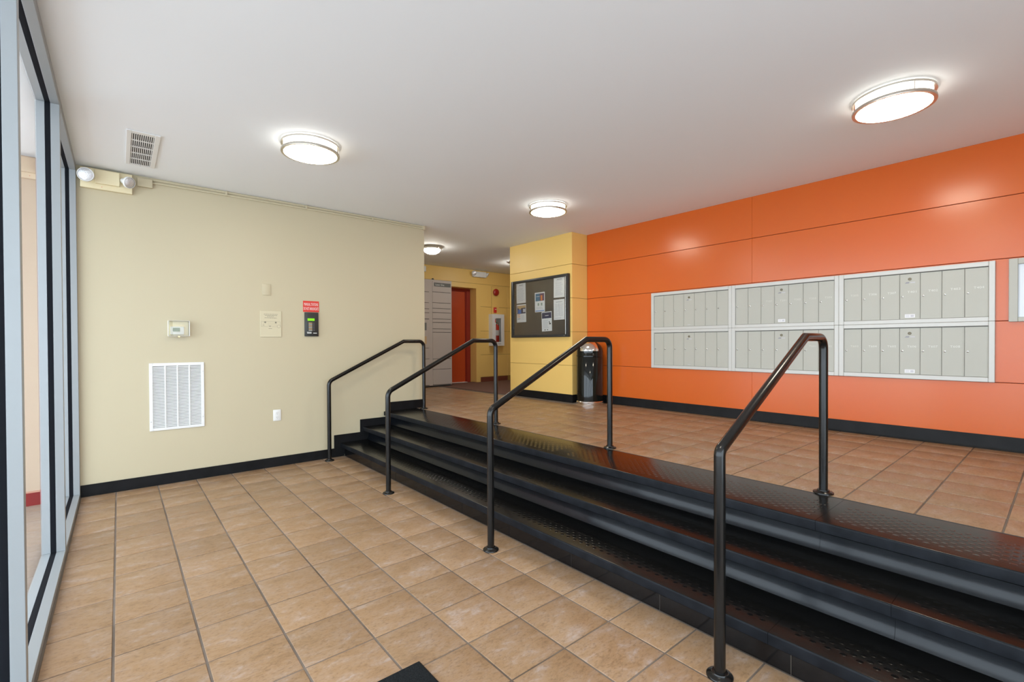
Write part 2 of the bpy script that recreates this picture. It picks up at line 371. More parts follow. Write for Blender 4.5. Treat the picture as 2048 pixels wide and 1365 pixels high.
# left wall: local x -> -Y, depth y -> -X
TL = Matrix(((0, -1, 0, XG), (-1, 0, 0, YW), (0, 0, 1, 0), (0, 0, 0, 1)))
storefront(TL, YW-YB, [(0, .047), (YW-1.228, .047), (YW+.443, .047), (YW+2.12, .047), (YW+3.79, .047), (YW-YB-.047, .047)], 'pale aluminium glass wall of the lobby on the left')
TB = Matrix(((1, 0, 0, XG), (0, -1, 0, YB), (0, 0, 1, 0), (0, 0, 0, 1)))
storefront(TB, 2.44, [(0, .047), (1.2, .047), (2.393, .047)], 'glazed entrance front behind the viewer', 'window_2', 2.75)
# outside
struct(B().box(-2.4, -.36, YW, YW+.2, 0, HC).obj('wall_outside', M['salmon']), 'salmon wall seen through the glass', 'wall')
struct(B().box(-2.4, -.365, YW-.012, YW, -.004, .12).obj('baseboard_outside', M['outred']), 'red baseboard on the salmon wall outside', 'baseboard')

# ------------------------------------------------------------------ stairs
RZ = HU/3; XN = [2.08, 2.36, 2.64]
st = empty('staircase', at(0, 0, 0), 'three wide black rubber-covered steps running across the lobby', 'stairs')
SEG = [YW-.012, 1.44, -.36, -2.20, -3.9, YB+.005]   # joints between rubber lengths
for i, xn in enumerate(XN):
    zt = RZ*(i+1); xe = (XN[i+1]+.052) if i < 2 else XT-.002
    zb = RZ*i
    for s, (ya, yb) in enumerate(zip(SEG, SEG[1:])):
        off = (.0, .35, .05)[i] if 0 < s else 0
        offb = (.0, .35, .05)[i] if s < len(SEG)-2 else 0
        y1 = ya-off-.0006; y0 = yb-offb+.0006
        if i == 2: y1 = ya-.0006 if s == 0 else ya-.0006; y0 = yb+.0006
        # tread with bullnose lip
        th = .050
        pts = [(xe, zt-.004), (xe, zt), (xn+.007, zt), (xn+.003, zt-.001), (xn+.0008, zt-.004), (xn, zt-.009), (xn+.002, zt-th), (xn+.006, zt-th-.004), (xn+.016, zt-th-.004), (xn+.02, zt-.02)]
        if i == 2: pts[0] = (xe, zt-.02)
        else: pts[0] = (xe, zt-.02)
        tr = B().prism(pts, 1, y0, y1).obj('tread', M['tread'], st, ang=40)
        tr.data.materials.append(M['scuffed_shade'])
        for pf in tr.data.polygons:
            if pf.normal.x < -.8: pf.material_index = 1  # front of the lip takes the scuffed rubber with painted shade
        # raised round studs of this tread
        sb = bmesh.new(); xr = [xn+.075+.0265*k for k in range(6 if i < 2 else 11)]
        ny = int((y1-y0-.08)/.052); r = .0125; hgt = .0007
        seg = 12
        for k, x in enumerate(xr):
            for j in range(ny):
                y = y0+.05+.052*j+(.026 if k % 2 else 0)
                base = [sb.verts.new((x+r*math.cos(2*math.pi*q/seg), y+r*math.sin(2*math.pi*q/seg), zt-.0001)) for q in range(seg)]
                tp = [sb.verts.new((x+(r-.0045)*math.cos(2*math.pi*q/seg), y+(r-.0045)*math.sin(2*math.pi*q/seg), zt+hgt)) for q in range(seg)]
                for q in range(seg): sb.faces.new((base[q], base[(q+1) % seg], tp[(q+1) % seg], tp[q]))
                sb.faces.new(tp)
        me = bpy.data.meshes.new('tread_studs'); sb.to_mesh(me); sb.free(); me.materials.append(M['tread']); me.shade_flat()
        o = bpy.data.objects.new('tread_studs', me); COL.objects.link(o); o.parent = st; o['kind'] = 'stuff'
        if i > 0:
            # coved riser: hollow face that flares out at the foot
            zlo, zhi = zb+.0002, zt-th-.003; H_ = zhi-zlo; prof = []
            for q in range(15):
                t = q/14; z_ = H_*t
                prof.append((xn+.054+.021*(1-(1-min(1, t/.62))**2.2), zlo+z_))
            pts = prof+[(xn+.105, zhi), (xn+.105, zlo)]
            B().prism(pts, 1, y0, y1).obj('riser', M['riser'], st, ang=60)
# concrete core so nothing is hollow
B().prism([(2.145, 0), (2.145, RZ-.02), (2.47, RZ-.02), (2.47, 2*RZ-.02), (2.75, 2*RZ-.02), (2.75, HU-.021), (XT-.004, HU-.021), (XT-.004, 0)], 1, YB+.01, YW-.014).obj('step_core', M['lockdark'], st)
yy = 2.68
BT = [yy]
k = .13
edges = [YW-.013]
y = 2.49
while y > YB+.3: edges.append(y); y -= .59
edges = [YW-.013, 1.90, 1.31, .72, .13, -.46, -1.05, -1.66, -2.27, -2.86, -3.45, -4.04, -4.63, YB+.01]
for ya, yb in zip(edges, edges[1:]):
    B().box(2.130, 2.144, yb+.0015, ya-.0015, .0005, RZ-.055, bev=.0015).obj('base_tile', M['basetile'], st)
B().box(2.134, 2.1445, YB+.01, YW-.013, .0005, RZ-.056).obj('base_grout', M['grout'], st)
B().box(XT-.003, XT+.003, YB+.01, YW-.013, HU-.012, HU+.0015, bev=.001).obj('edge_strip', M['lockdark'], st)

# ------------------------------------------------------------------ handrails
def fillet(pts, rads, n=8):
    out = [Vector(pts[0])]
    for i in range(1, len(pts)-1):
        p = Vector(pts[i]); r = rads[i-1]
        if r <= 0: out.append(p); continue
        d0 = (Vector(pts[i-1])-p).normalized(); d1 = (Vector(pts[i+1])-p).normalized()
        ang = d0.angle(d1); t = r/math.tan(ang/2); c = p+(d0+d1).normalized()*(r/math.sin(ang/2))
        a = p+d0*t-c; b = p+d1*t-c
        for k in range(n+1):
            u = k/n; w = a.angle(b)
            v = (math.sin((1-u)*w)*a+math.sin(u*w)*b)/math.sin(w); out.append(c+v)
    out.append(Vector(pts[-1])); return out
RR = .0225
def flange(parent, x, z):
    prof = [(0, 0), (.052, 0), (.052, .006), (.049, .009), (.036, .012), (.031, .016), (.030, .021), (RR-.002, .022)]
    return B().lathe(prof, 36, at(x, 0, z)).obj('base_flange', M['rail'], parent, ang=50)
rl = [(2.55, .075, 'black tubular handrail closest to the cream wall'), (.99, .075, 'black tubular handrail second from the cream wall'),
      (-.545, .06, 'black tubular handrail third from the cream wall, in front of the trash bin'), (-2.085, .035, 'black tubular handrail nearest the camera, in front of the mailboxes')]
for y, r1, lb in rl:
    root = empty('handrail', at(0, y, 0), lb, 'handrail', 'handrails on the steps')
    zA, zB = .80, 1.25
    path = fillet([(1.903, 0, zA), (1.903, 0, .925), (2.858, 0, 1.392), (3.150, 0, 1.392), (3.150, 0, zB)], [r1, 0, .068])
    B().tube(path, RR, 24).obj('top_bar', M['rail'], root, ang=25)
    B().cyl(RR, .004, zA, 24, at(1.903, 0, 0)).obj('post', M['rail'], root)
    B().cyl(RR, HU+.004, zB, 24, at(3.150, 0, 0)).obj('post', M['rail'], root)
    flange(root, 1.903, .0005); flange(root, 3.150, HU+.0005)

# ------------------------------------------------------------------ ceiling lamps
def ring(r0, r1, z0, z1, seg=64):
    return [(r0, z0), (r1, z0), (r1+.002, (z0+z1)/2), (r1, z1), (r0, z1), (r0, z0)]
def drum(x, y, label):
    t = empty('ceiling_lamp', onC(x, y, HC), label, 'lamp', 'round ceiling lamps over the lobby')
    B().lathe([(0, 0), (.19, 0), (.19, .012), (0, .012)], 48).obj('canopy', M['whitem'], t)
    B().lathe([(0, .012), (.197, .012), (.1975, .03), (.1975, .078)], 64, m=M['lampside']).lathe([(.1975, .078), (.194, .088), (.15, .0905), (0, .0915)], 64, m=M['lamp']).obj('diffuser', None, t, ang=50)
    B().lathe(ring(.200, .218, .010, .024), 64).obj('upper_ring', M['nickel'], t)
    B().lathe(ring(.198, .218, .068, .086), 64).obj('lower_ring', M['nickel'], t)
    for k in range(3):
        a = R(20+120*k); B().cyl(.0025, .018, .075, 8, at(.212*math.cos(a), .212*math.sin(a), 0)).obj('spacer_rod', M['nickel'], t)
    return t
l0 = drum(1.229, .93, 'round double-ring ceiling lamp nearest the air vent')
for x, y, lb in ((3.89, .93, 'round double-ring ceiling lamp in front of the yellow pier'), (3.92, -2.25, 'round double-ring ceiling lamp above the mailboxes at right'), (1.229, -2.25, 'round double-ring ceiling lamp above the viewer')):
    copy_tree(l0, None, onC(x, y, HC), lb)
def dome(x, y, label):
    t = empty('dome_lamp', onC(x, y, HC), label, 'lamp', 'dome ceiling lamps in the hallway')
    B().lathe([(0, 0), (.150, 0), (.158, .012), (.158, .045), (.150, .05), (.0, .05)], 40).obj('metal_rim', M['nickel'], t, ang=40)
    B().lathe([(.140, .048), (.138, .062), (.120, .090), (.085, .112), (.04, .124), (0, .127)], 40).obj('glass_dome', M['lamp2'], t, ang=60)
    for k in range(3):
        a = R(-40+120*k); B().lathe([(0, 0), (.008, 0), (.012, .012), (.010, .024), (0, .028)], 12, at(.158*math.cos(a), .158*math.sin(a), .034) @ Matrix.Rotation(a, 4, 'Z') @ Matrix.Rotation(R(90), 4, 'Y')).obj('knob', M['nickel'], t)
    return t
dl = dome(4.036, 3.83, 'frosted dome lamp with metal rim at the edge of the cream wall')
copy_tree(dl, None, onC(6.16, 4.12, HC), 'frosted dome lamp mostly hidden behind the yellow pier')

# ------------------------------------------------------------------ mailboxes
MU = [(.541, -.515), (-.515, -1.554), (-1.554, -2.615)]
NUM = {(0, 0): ['']*7, (0, 1): ['']*7, (1, 0): ['', '', 'T107', 'T201', 'T202', 'T203', 'T204'], (1, 1): ['', '', 'T502', 'T503', 'T504', 'T602', 'T602'],
       (2, 0): ['T305', 'T306', 'T307', 'T401', 'T402', 'T403', 'T404'], (2, 1): ['T603', 'T604', 'T605', 'T606', 'T607', 'T608', '']}
NUM[(1, 1)] = ['', '', '', '', '', 'T601', 'T602']
LBU = {(0, 0): 'upper mailbox panel nearest the yellow pier', (0, 1): 'lower mailbox panel nearest the yellow pier',
       (1, 0): 'middle mailbox panel of the upper row', (1, 1): 'middle mailbox panel of the lower row, behind the handrail',
       (2, 0): 'upper mailbox panel with doors numbered T305 to T404', (2, 1): 'lower mailbox panel with doors numbered T603 to T608'}
lock0 = None
for (ci, (yl, yr)) in enumerate(MU):
    for ri, (z0, z1, iz0, iz1) in enumerate(((1.5245, 2.007, 1.560, 1.968), (1.032, 1.5235, 1.070, 1.488))):
        w = yl-yr-.001; T = onX(XO, yl-.0005, z0); h = z1-z0; t = empty('mailbox_panel', T, LBU[(ci, ri)], 'mailbox', 'mailbox panels on the orange wall')
        a0, a1, b0, b1 = .040, w-.037, iz0-z0, iz1-z0
        b = B()
        def fr(x0, x1, y0, y1): b.box(x0, x1, y0, y1, .0005, .024, bev=.003)
        fr(0, a0, 0, h); fr(a1, w, 0, h); fr(a0+.0002, a1-.0002, 0, b0); fr(a0+.0002, a1-.0002, b1, h)
        b.obj('frame', M['mailf'], t)
        B().box(a0-.003, a1+.003, b0-.003, b1+.003, .0003, .002).obj('dark_backing', M['duct'], t)
        dw = (a1-a0)/7
        for k in range(7):
            x0 = a0+k*dw; ox = x0+.0012
            dr = B().box(0, dw-.0024, 0, b1-b0-.008, 0, .0075, bev=.0012).box(dw-.0024-.009, dw-.0024-.003, .004, b1-b0-.012, .0072, .0092, bev=.0006).obj('door', M['mail'], t)
            dr.location = (ox, b0+.002, .003)
            lz = 1.762-z0 if ri == 0 else 1.279-z0; lz -= b0+.002
            if lock0 is None:
                lk = B().lathe([(0, 0), (.0085, 0), (.0085, .003), (.006, .0045), (0, .0045)], 16, m=M['steel']).box(-.0012, .0012, -.004, .004, .0044, .0050, m=M['dark']).obj('lock', None, dr); lock0 = lk
            else:
                lk = lock0.copy(); COL.objects.link(lk); lk.parent = dr
            lk.location = (.018, lz, .0075)
            tx = NUM[(ci, ri)][k]
            if tx: text_obj('door_number', tx, .0185, M['textdim'] if ci == 2 and k else M['textfaint'], dr, .082, lz+.040, .0080, width=.062)
            if k == 3:
                bm = B().lathe([(.013, 0), (.013, .003), (.010, .0035), (.0095, .0012), (0, .001)], 20, at(.068, b1-b0-.055, .0075), m=M['oldbrass']); bm.obj('master_lock', None, dr)
                # postal emblem: slanted eagle wedge with lines of lettering
                e = B()
                ey = b1-b0-.092
                for (px, py, qx, qy, m_) in ((-.036, 0, -.006, .012, M['ink']), (-.004, .002, .034, .006, M['inkl']), (-.004, .008, .034, .0115, M['inkl'])):
                    v = [e.bm.verts.new((.068+p, ey+q, .0079)) for p, q in ((px, py), (qx, py), (qx+.004, qy), (px+.012, qy))]; e._m(m_, [e.bm.faces.new(v)])
                e.obj('emblem', None, dr)
                if ci > 0 and not (ci == 1 and ri == 1):
                    s = B().box(.034, .104, .012, .043, .0076, .0080, m=M['paper'])
                    for q in range(3): s.quad(.040, .066, .018+.007*q, .021+.007*q, .00815, M['inkl'])
                    s.quad(.074, .096, .018, .036, .00815, M['inkl']); s.obj('door_sticker', None, dr)
                elif ci == 0:
                    s = B()
                    for q in range(2): s.quad(.05, .086, .014+.006*q, .0165+.006*q, .00815, M['inkl'])
                    s.obj('door_sticker', None, dr)
# framed board at the right edge
t = empty('display_case', onX(XO, -2.688, 1.515), 'grey-framed white board at the right edge beside the mailboxes', 'display case')
w, h = .95, .493
B().box(0, .05, 0, h, .0005, .03, bev=.003).box(w-.05, w, 0, h, .0005, .03, bev=.003).box(.0502, w-.0502, 0, .035, .0005, .03, bev=.003).box(.0502, w-.0502, h-.045, h, .0005, .03, bev=.003).obj('frame', M['mail'], t)
B().box(.048, w-.048, .033, h-.043, .001, .006).obj('board_face', M['board'], t)
tag(B().lathe([(0, 0), (.013, 0), (.013, .008), (.010, .010), (0, .010)], 20, onX(XO-.0062, -2.785, 1.925)).obj('magnet', M['navy']), 'small dark blue round magnet on the white board', 'magnet')

# ------------------------------------------------------------------ notice board on the yellow pier
BW, BH = 1.290, .925
t = empty('notice_board', onX(XP, 2.977, 1.450), 'black framed dark cork notice board on the yellow pier', 'notice board')
b = B()
for q in ((0, .05, 0, BH), (BW-.05, BW, 0, BH), (.0502, BW-.0502, 0, .04), (.0502, BW-.0502, BH-.04, BH)): b.box(*q, .0005, .048, bev=.006, seg=2)
b.obj('frame', M['panel'], t)
B().box(.045, BW-.045, .035, BH-.035, .001, .012).obj('cork_panel', M['cork'], t)
B().box(.046, BW-.046, .036, BH-.036, .034, .037).obj('glass_door', M['clear'], t)
B().lathe([(0, 0), (.008, 0), (.008, .004), (0, .004)], 12, at(BW-.075, .02, .048)).obj('lock', M['steel'], t)
B().box(BW-.062, BW-.054, .04, BH-.04, .038, .046, bev=.002).obj('hinge_strip', M['steel'], t)
def notice(yl, zt, yr, zb, label, draw, rot=0):
    w, h = yl-yr, zt-zb
    T = onX(XP-.0125, (yl+yr)/2, (zt+zb)/2) @ Matrix.Rotation(rot, 4, 'Z')
    n = empty('notice', T, label, 'notice', 'papers pinned in the notice board')
    B().box(-w/2, w/2, -h/2, h/2, 0, .0008).obj('sheet', M['paper'], n)
    p = B(); draw(p, w, h); p.obj('print', None, n)
Z1, Z2 = .0010, .0013
def lines(p, x0, x1, y0, y1, n, m, ragged=.25, fill=.4):
    st_ = (y1-y0)/n
    for i in range(n):
        e = x1-(x1-x0)*random.uniform(0, ragged); p.quad(x0, e, y1-st_*(i+fill), y1-st_*i, Z1, m)
def letter(p, w, h):
    p.quad(-w*.2, w*.25, h*.36, h*.39, Z1, M['ink']); p.quad(-w*.3, w*.3, h*.30, h*.325, Z1, M['inkl']); lines(p, -w*.36, w*.38, -h*.42, h*.24, 13, M['inkl'])
def table(p, w, h):
    p.quad(-w*.3, w*.3, h*.36, h*.385, Z1, M['ink']); lines(p, -w*.38, -w*.05, -h*.34, h*.28, 12, M['inkl']); lines(p, w*.06, w*.40, -h*.34, h*.28, 12, M['inkl'])
    p.quad(-w*.015, w*.015, -h*.3, h*.3, Z2, M['ink']); p.quad(-w*.4, w*.2, -h*.43, -h*.40, Z1, M['inkl'])
def flyer_a(p, w, h):   # blue bucket photograph above, orange list below
    p.quad(-w*.45, w*.46, -h*.02, h*.44, Z1, M['navy']); p.quad(-w*.40, w*.46, h*.30, h*.44, Z2, M['tan'])
    p.quad(-w*.35, 0, 0, h*.22, Z2, M['blue']); p.quad(-w*.25, -w*.02, h*.22, h*.30, .0015, M['tan']); p.quad(w*.18, w*.44, h*.06, h*.24, .0015, M['inkl'])
    for k in range(3): p.quad(-w*.42, -w*.12, -h*(.10+.11*k), -h*(.06+.11*k), Z1, M['oprint'] if k < 2 else M['ink'])
    lines(p, -w*.05, w*.38, -h*.40, -h*.08, 6, M['inkl'])
def flyer_b(p, w, h):   # night-blue picture with glowing orange, two small photos
    p.quad(-w*.42, w*.44, h*.06, h*.44, Z1, M['teal']); p.quad(w*.0, w*.44, h*.06, h*.44, Z2, M['purple']); p.quad(w*.1, w*.26, h*.08, h*.34, .0015, M['oprint'])
    p.quad(-w*.34, w*.0, h*.28, h*.31, Z2, M['inkl'])
    p.quad(-w*.22, -w*.06, -h*.18, -h*.04, Z1, M['gprint']); p.quad(w*.10, w*.26, -h*.18, -h*.04, Z1, M['gprint'])
    lines(p, -w*.35, w*.35, -h*.38, -h*.24, 4, M['inkl']); p.quad(-w*.45, w*.45, -h*.46, -h*.42, Z1, M['blue'])
def flyer_c(p, w, h):   # navy header, small black figure lower right
    p.quad(-w*.46, w*.46, h*.16, h*.46, Z1, M['navy']); p.quad(-w*.15, w*.2, h*.28, h*.32, Z2, M['inkl'])
    lines(p, -w*.38, w*.2, -h*.38, h*.08, 9, M['inkl'])
    p.quad(w*.24, w*.30, -h*.16, -h*.03, Z2, M['blackp']); p.quad(w*.30, w*.40, -h*.16, -h*.09, Z2, M['blackp']); p.quad(w*.22, w*.28, -h*.06, -h*.0, .0015, M['blackp'])
    p.quad(-w*.25, -w*.12, -h*.45, -h*.41, Z1, M['blackp']); p.quad(w*.0, w*.12, -h*.45, -h*.41, Z1, M['blackp'])
notice(2.878, 2.345, 2.651, 2.012, 'white letter at the top left of the notice board', letter, R(1.0))
notice(2.874, 1.990, 2.644, 1.700, 'flyer with blue photo and orange lines, at lower left of the board', flyer_a, R(1.0))
notice(2.433, 2.152, 2.208, 1.845, 'flyer with a dark blue and orange picture near the middle of the board', flyer_b, R(.6))
notice(2.278, 1.842, 2.056, 1.542, 'tilted flyer with a navy header and a small black figure', flyer_c, R(1.8))
notice(2.013, 2.350, 1.790, 2.040, 'white letter at the top right of the notice board', letter, R(-.5))
notice(2.015, 2.012, 1.792, 1.708, 'white two-column sheet under the letter at the board right side', table, R(.5))

# ------------------------------------------------------------------ trash bin
bx, by = 5.17, 1.40
t = empty('trash_bin', at(bx, by, HU), 'glossy black bullet trash bin with chrome base in the corner', 'trash bin')
rb = .187
B().lathe([(0, .0005), (rb+.008, .0005), (rb+.010, .006), (rb+.010, .045), (rb+.004, .052), (rb-.004, .053), (0, .053)], 56).obj('base_ring', M['chrome'], t, ang=40)
B().lathe([(0, .0535), (rb, .0535), (rb, .672), (rb-.003, .676), (0, .676)], 56).obj('body', M['gloss'], t, ang=40)
dm = [(rb+.003, .679), (rb+.003, .690), (rb, .694)]
dm = [(0, .6775), (rb+.003, .6775), (rb+.003, .700), (rb, .704), (rb, .745)]
for k in range(1, 13):
    a = k/12*math.pi/2; dm.append((rb*math.cos(a) if k < 12 else 0, .745+.160*math.sin(a)))
B().lathe(dm, 56).obj('dome_lid', M['gloss'], t, ang=40)
# chrome swing flap following the dome, facing the steps
fb = B(); n1, n2 = 14, 10; g = []
for i in range(n1+1):
    az = R(180+38)+R(84)*(i/n1-.5); row = []
    for j in range(n2+1):
        el = R(4)+R(56)*j/n2; rr_ = rb+.0035
        row.append(fb.bm.verts.new((rr_*math.cos(el)*math.cos(az), rr_*math.cos(el)*math.sin(az), .745+.1635*math.sin(el))))
    g.append(row)
for i in range(n1):
    for j in range(n2): fb.bm.faces.new((g[i][j], g[i+1][j], g[i+1][j+1], g[i][j+1]))
fb.obj('push_flap', M['chrome'], t, ang=60)

# ------------------------------------------------------------------ things on the cream wall
def Y0(x, z): return onY(x, YW, z)
t = empty('return_air_grille', Y0(.252, .530), 'large white return air grille low on the cream wall', 'air grille')
w, h = .445, .656
b = B()
for q in ((0, .027, 0, h), (w-.027, w, 0, h), (.0272, w-.0272, 0, .027), (.0272, w-.0272, h-.03, h)): b.box(*q, .0005, .010, bev=.0015)
cw = (w-.054)/4
for k in range(1, 4): b.box(.027+cw*k-.006, .027+cw*k+.006, .0272, h-.0302, .0006, .009, bev=.001)
b.obj('frame', M['whitem'], t)
B().box(.02, w-.02, .02, h-.02, .0002, .0008).obj('dark_backing', M['duct'], t)
for k in range(4):
    b = B(); n = 40; xa = .027+cw*k+(.0062 if k else 0); xb = .027+cw*(k+1)-(.0062 if k < 3 else 0)
    for i in range(n):
        z = .030+(h-.062)*(i+.5)/n; s = .0042
        v = [b.bm.verts.new(p) for p in ((xa, z-s, .008), (xb, z-s, .008), (xb, z+s, .002), (xa, z+s, .002), (xa, z-s-.0012, .0078), (xb, z-s-.0012, .0078), (xb, z+s-.0012, .0018), (xa, z+s-.0012, .0018))]
        for q in ((0, 1, 2, 3), (7, 6, 5, 4), (0, 4, 5, 1), (3, 2, 6, 7)): b.bm.faces.new([v[i_] for i_ in q])
    o = b.obj('louvres', M['whitem'], t, ang=20); o['kind'] = 'stuff'
for x, y in ((.012, .09), (.012, h-.10), (w-.012, .10), (w-.012, h-.09)): B().lathe([(0, .0100), (.0045, .0100), (.004, .0115), (0, .012)], 12, at(x, y, 0)).obj('screw', M['steel'], t)

t = empty('thermostat', Y0(.400, 1.448), 'white thermostat inside a clear locked guard on the cream wall', 'thermostat')
w, h = .176, .154
B().box(0, w, 0, h, .0005, .004, bev=.001).obj('guard_base', M['creamp'], t)
b = B()
b.box(.004, w-.004, .004, .008, .004, .05).box(.004, w-.004, h-.008, h-.004, .004, .05).box(.004, .008, .008, h-.008, .004, .05).box(w-.008, w-.004, .008, h-.008, .004, .05).box(.004, w-.004, .004, h-.004, .050, .053, bev=.001)
b.obj('guard_cover', M['clear'], t)
b = B()
for q in ((0, w, 0, .0035), (0, w, h-.0035, h), (0, .0035, .0035, h-.0035), (w-.0035, w, .0035, h-.0035)): b.box(*q, .046, .054, bev=.001)
b.obj('guard_edge', M['nickel'], t)
B().box(.022, .132, .017, .096, .004, .026, bev=.003).obj('thermostat_body', M['white'], t)
B().box(.040, .098, .046, .084, .0262, .0275).obj('display', M['lcdg'], t)
b = B()
for k in range(3): b.box(.048+.014*k, .056+.014*k, .028, .034, .026, .029, bev=.0008)
b.box(.106, .122, .056, .078, .026, .0275, bev=.001); b.obj('buttons', M['whitem'], t)
B().lathe([(0, 0), (.008, 0), (.008, .012), (0, .012)], 16, at(.088, -.002, .040)).obj('guard_lock', M['brass'], t)

t = empty('wall_plaque', Y0(1.218, 1.446), 'cream plaque with small lettering and a diagram on the cream wall', 'plaque')
w, h = .214, .287
B().box(0, w, 0, h, .0005, .008, bev=.0015).obj('plate', M['plaque'], t)
p = B(); zz = .0084
for (x0, x1, y) in ((.036, .178, .250), (.046, .170, .236), (.068, .136, .223), (.044, .166, .210)):
    x = x0
    while x < x1: e = min(x1, x+random.uniform(.010, .024)); p.quad(x, e, y-.0025, y+.0022, zz, M['faded']); x = e+.003
for q in ((.010, .200, .168, .1695), (.010, .0115, .112, .168), (.200, .2015, .118, .168), (.010, .075, .112, .1135), (.115, .165, .112, .1135), (.030, .031, .128, .168), (.070, .160, .150, .151), (.070, .170, .132, .133)): p.quad(*q, zz, M['faded'])
for q in ((.040, .058, .152, .168), (.148, .164, .150, .168), (.022, .042, .126, .130), (.085, .108, .114, .121), (.082, .118, .090, .094)): p.quad(*q, zz+.0003, M['faded'])
p.lathe([(.016, zz), (.018, zz)], 24, at(.186, .116, 0), m=M['faded']); p.obj('print', None, t)

t = empty('blank_plate', Y0(1.242, 1.905), 'blank cream cover plate above the plaque', 'cover plate')
B().box(0, .086, 0, .124, .0005, .007, bev=.003, seg=2).obj('plate', M['cream'], t)
for y in (.020, .104): B().lathe([(0, .007), (.003, .007), (.003, .0078), (0, .0082)], 10, at(.043, y, 0)).obj('screw', M['cream'], t)

t = empty('warning_sign', Y0(1.665, 1.737), 'red sign with white capitals above the black alarm panel', 'sign')
B().box(0, .179, 0, .128, .0005, .004, bev=.001).obj('plate', M['signred'], t)
text_obj('lettering', 'MANUAL STATIONS', .034, M['text'], t, .0895, .089, .0045, width=.156)
text_obj('lettering', 'DO NOT ANNUNCIATE', .034, M['text'], t, .0895, .039, .0045, width=.166)

t = empty('alarm_panel', Y0(1.678, 1.454), 'black fire alarm panel with a green display', 'alarm panel')
w, h = .154, .278
B().box(0, w, 0, h, .0005, .022, bev=.003, seg=2).obj('housing', M['panel'], t)
B().box(.030, .108, .180, .208, .0222, .0240, bev=.0008).obj('display', M['lcd'], t)
for k in range(6): B().box(.042, .082, .064+.0168*k, .074+.0168*k, .0222, .0255, bev=.001).obj('button', M['tan'] if k % 2 else M['mail'], t)
b = B()
for k in range(6): b.quad(.092, .108, .067+.0168*k, .070+.0168*k, .0224, M['ink'])
b.quad(.022, .074, .046, .050, .0224, M['text']); b.quad(.024, .074, .034, .042, .0224, M['text']); b.quad(.092, .134, .034, .041, .0224, M['text'])
b.obj('markings', None, t)

t = empty('wall_outlet', Y0(1.339, .508), 'white duplex wall outlet low on the cream wall', 'outlet')
B().box(0, .080, 0, .124, .0005, .007, bev=.003, seg=2).obj('plate', M['white'], t)
for y in (.038, .086):
    s = B().lathe([(0, .007), (.0165, .007), (.0165, .0095), (0, .0098)], 20, at(.040, y, 0)).obj('socket', M['white'], t)
    B().box(.0325, .0345, y-.002, y+.008, .0096, .0101).box(.0455, .0475, y-.002, y+.007, .0096, .0101).box(.038, .042, y-.012, y-.008, .0096, .0101).obj('slots', M['dark'], s)

# emergency lights
def head(parent, x, y, z, tilt, pan, r, name='lamp_head', body=None):
    T = at(x, y, z) @ Matrix.Rotation(pan, 4, 'Y') @ Matrix.Rotation(tilt, 4, 'X')
    o = B().lathe([(0, -.075), (r*.40, -.075), (r*.46, -.070), (r*.46, -.040), (r*.92, -.012), (r, -.006), (r, .010), (r*.95, .014), (r*.88, .012)], 32, T).obj(name, body or M['white'], parent, ang=40)
    B().lathe([(r*.9, .008), (r*.7, .016), (r*.35, .021), (0, .023)], 32, T).obj('lens', M['lens'], o, ang=60)
    return o
t = empty('emergency_light', Y0(-.218, 2.778), 'cream emergency light with two spot heads at the corner of the glass wall', 'emergency light')
B().box(0, .362, 0, .180, .0005, .040, bev=.003).obj('back_box', M['creamp'], t)
B().box(.100, .270, .045, .168, .040, .074, bev=.003).obj('battery_cover', M['creamp'], t)
head(t, .042, .090, .125, R(8), R(-12), .060); head(t, .335, .085, .110, R(18), R(38), .052)
B().lathe([(0, 0), (.003, 0), (.002, .002), (0, .003)], 10, at(.146, .022, .040)).obj('indicator', M['signred'], t)
t = empty('junction_box', Y0(.180, 2.868), 'cream surface junction box under the ceiling beside the emergency light', 'junction box')
B().box(0, .115, 0, .080, .0005, .035, bev=.002).obj('box', M['cream'], t)
t = empty('conduit', Y0(0, 0), 'cream twin conduit run along the top of the cream wall', 'conduit')
for z in (2.958, 2.930):
    B().tube([(.296, z-.012, .012), (.34, z-.006, .011), (.8, z-.003, .011), (3.215, z, .011), (3.243, z, .011)], .0075, 10, Vector((0, 0, 1))).obj('pipe', M['plaque'], t)
B().box(3.215, 3.258, 2.915, 2.970, .0005, .024, bev=.003).obj('end_fitting', M['cream'], t)
for x in (.9, 1.7, 2.5): B().box(x, x+.02, 2.920, 2.969, .0005, .021, bev=.002).obj('clip', M['cream'], t)

# ceiling vent
t = empty('ceiling_vent', onC(.092, 2.352, HC), 'white slotted air vent in the ceiling near the glass wall', 'air vent')
w, h = .205, .850   # local y grows toward the viewer
b = B()
i0, i1, j0, j1 = .030, w-.036, .022, h-.050
for q in ((0, i0, 0, h), (i1, w, 0, h), (i0, i1, 0, j0), (i0, i1, j1, h)): b.box(*q, .0005, .009, bev=.002)
ch = (j1-j0)/5
for k in range(1, 5): b.box(i0, i1, j0+ch*k-.006, j0+ch*k+.006, .0008, .007)
b.obj('frame', M['whitem'], t)
B().box(i0-.004, i1+.004, j0-.004, j1+.004, .0002, .0008).obj('dark_backing', M['dark'], t)  # dark sheet standing in for the shaded hollow above the vanes
b = B()
for k in range(5):
    for q in range(11):
        x = i0+(i1-i0)*(q+.5)/11; b.box(x-.0028, x+.0028, j0+ch*k+.007, j0+ch*(k+1)-.007, .0009, .0062)
o = b.obj('vanes', M['whitem'], t); o['kind'] = 'stuff'
B().lathe([(0, .009), (.004, .009), (0, .0105)], 10, at(w*.5, .010, 0)).obj('screw', M['dark'], t)

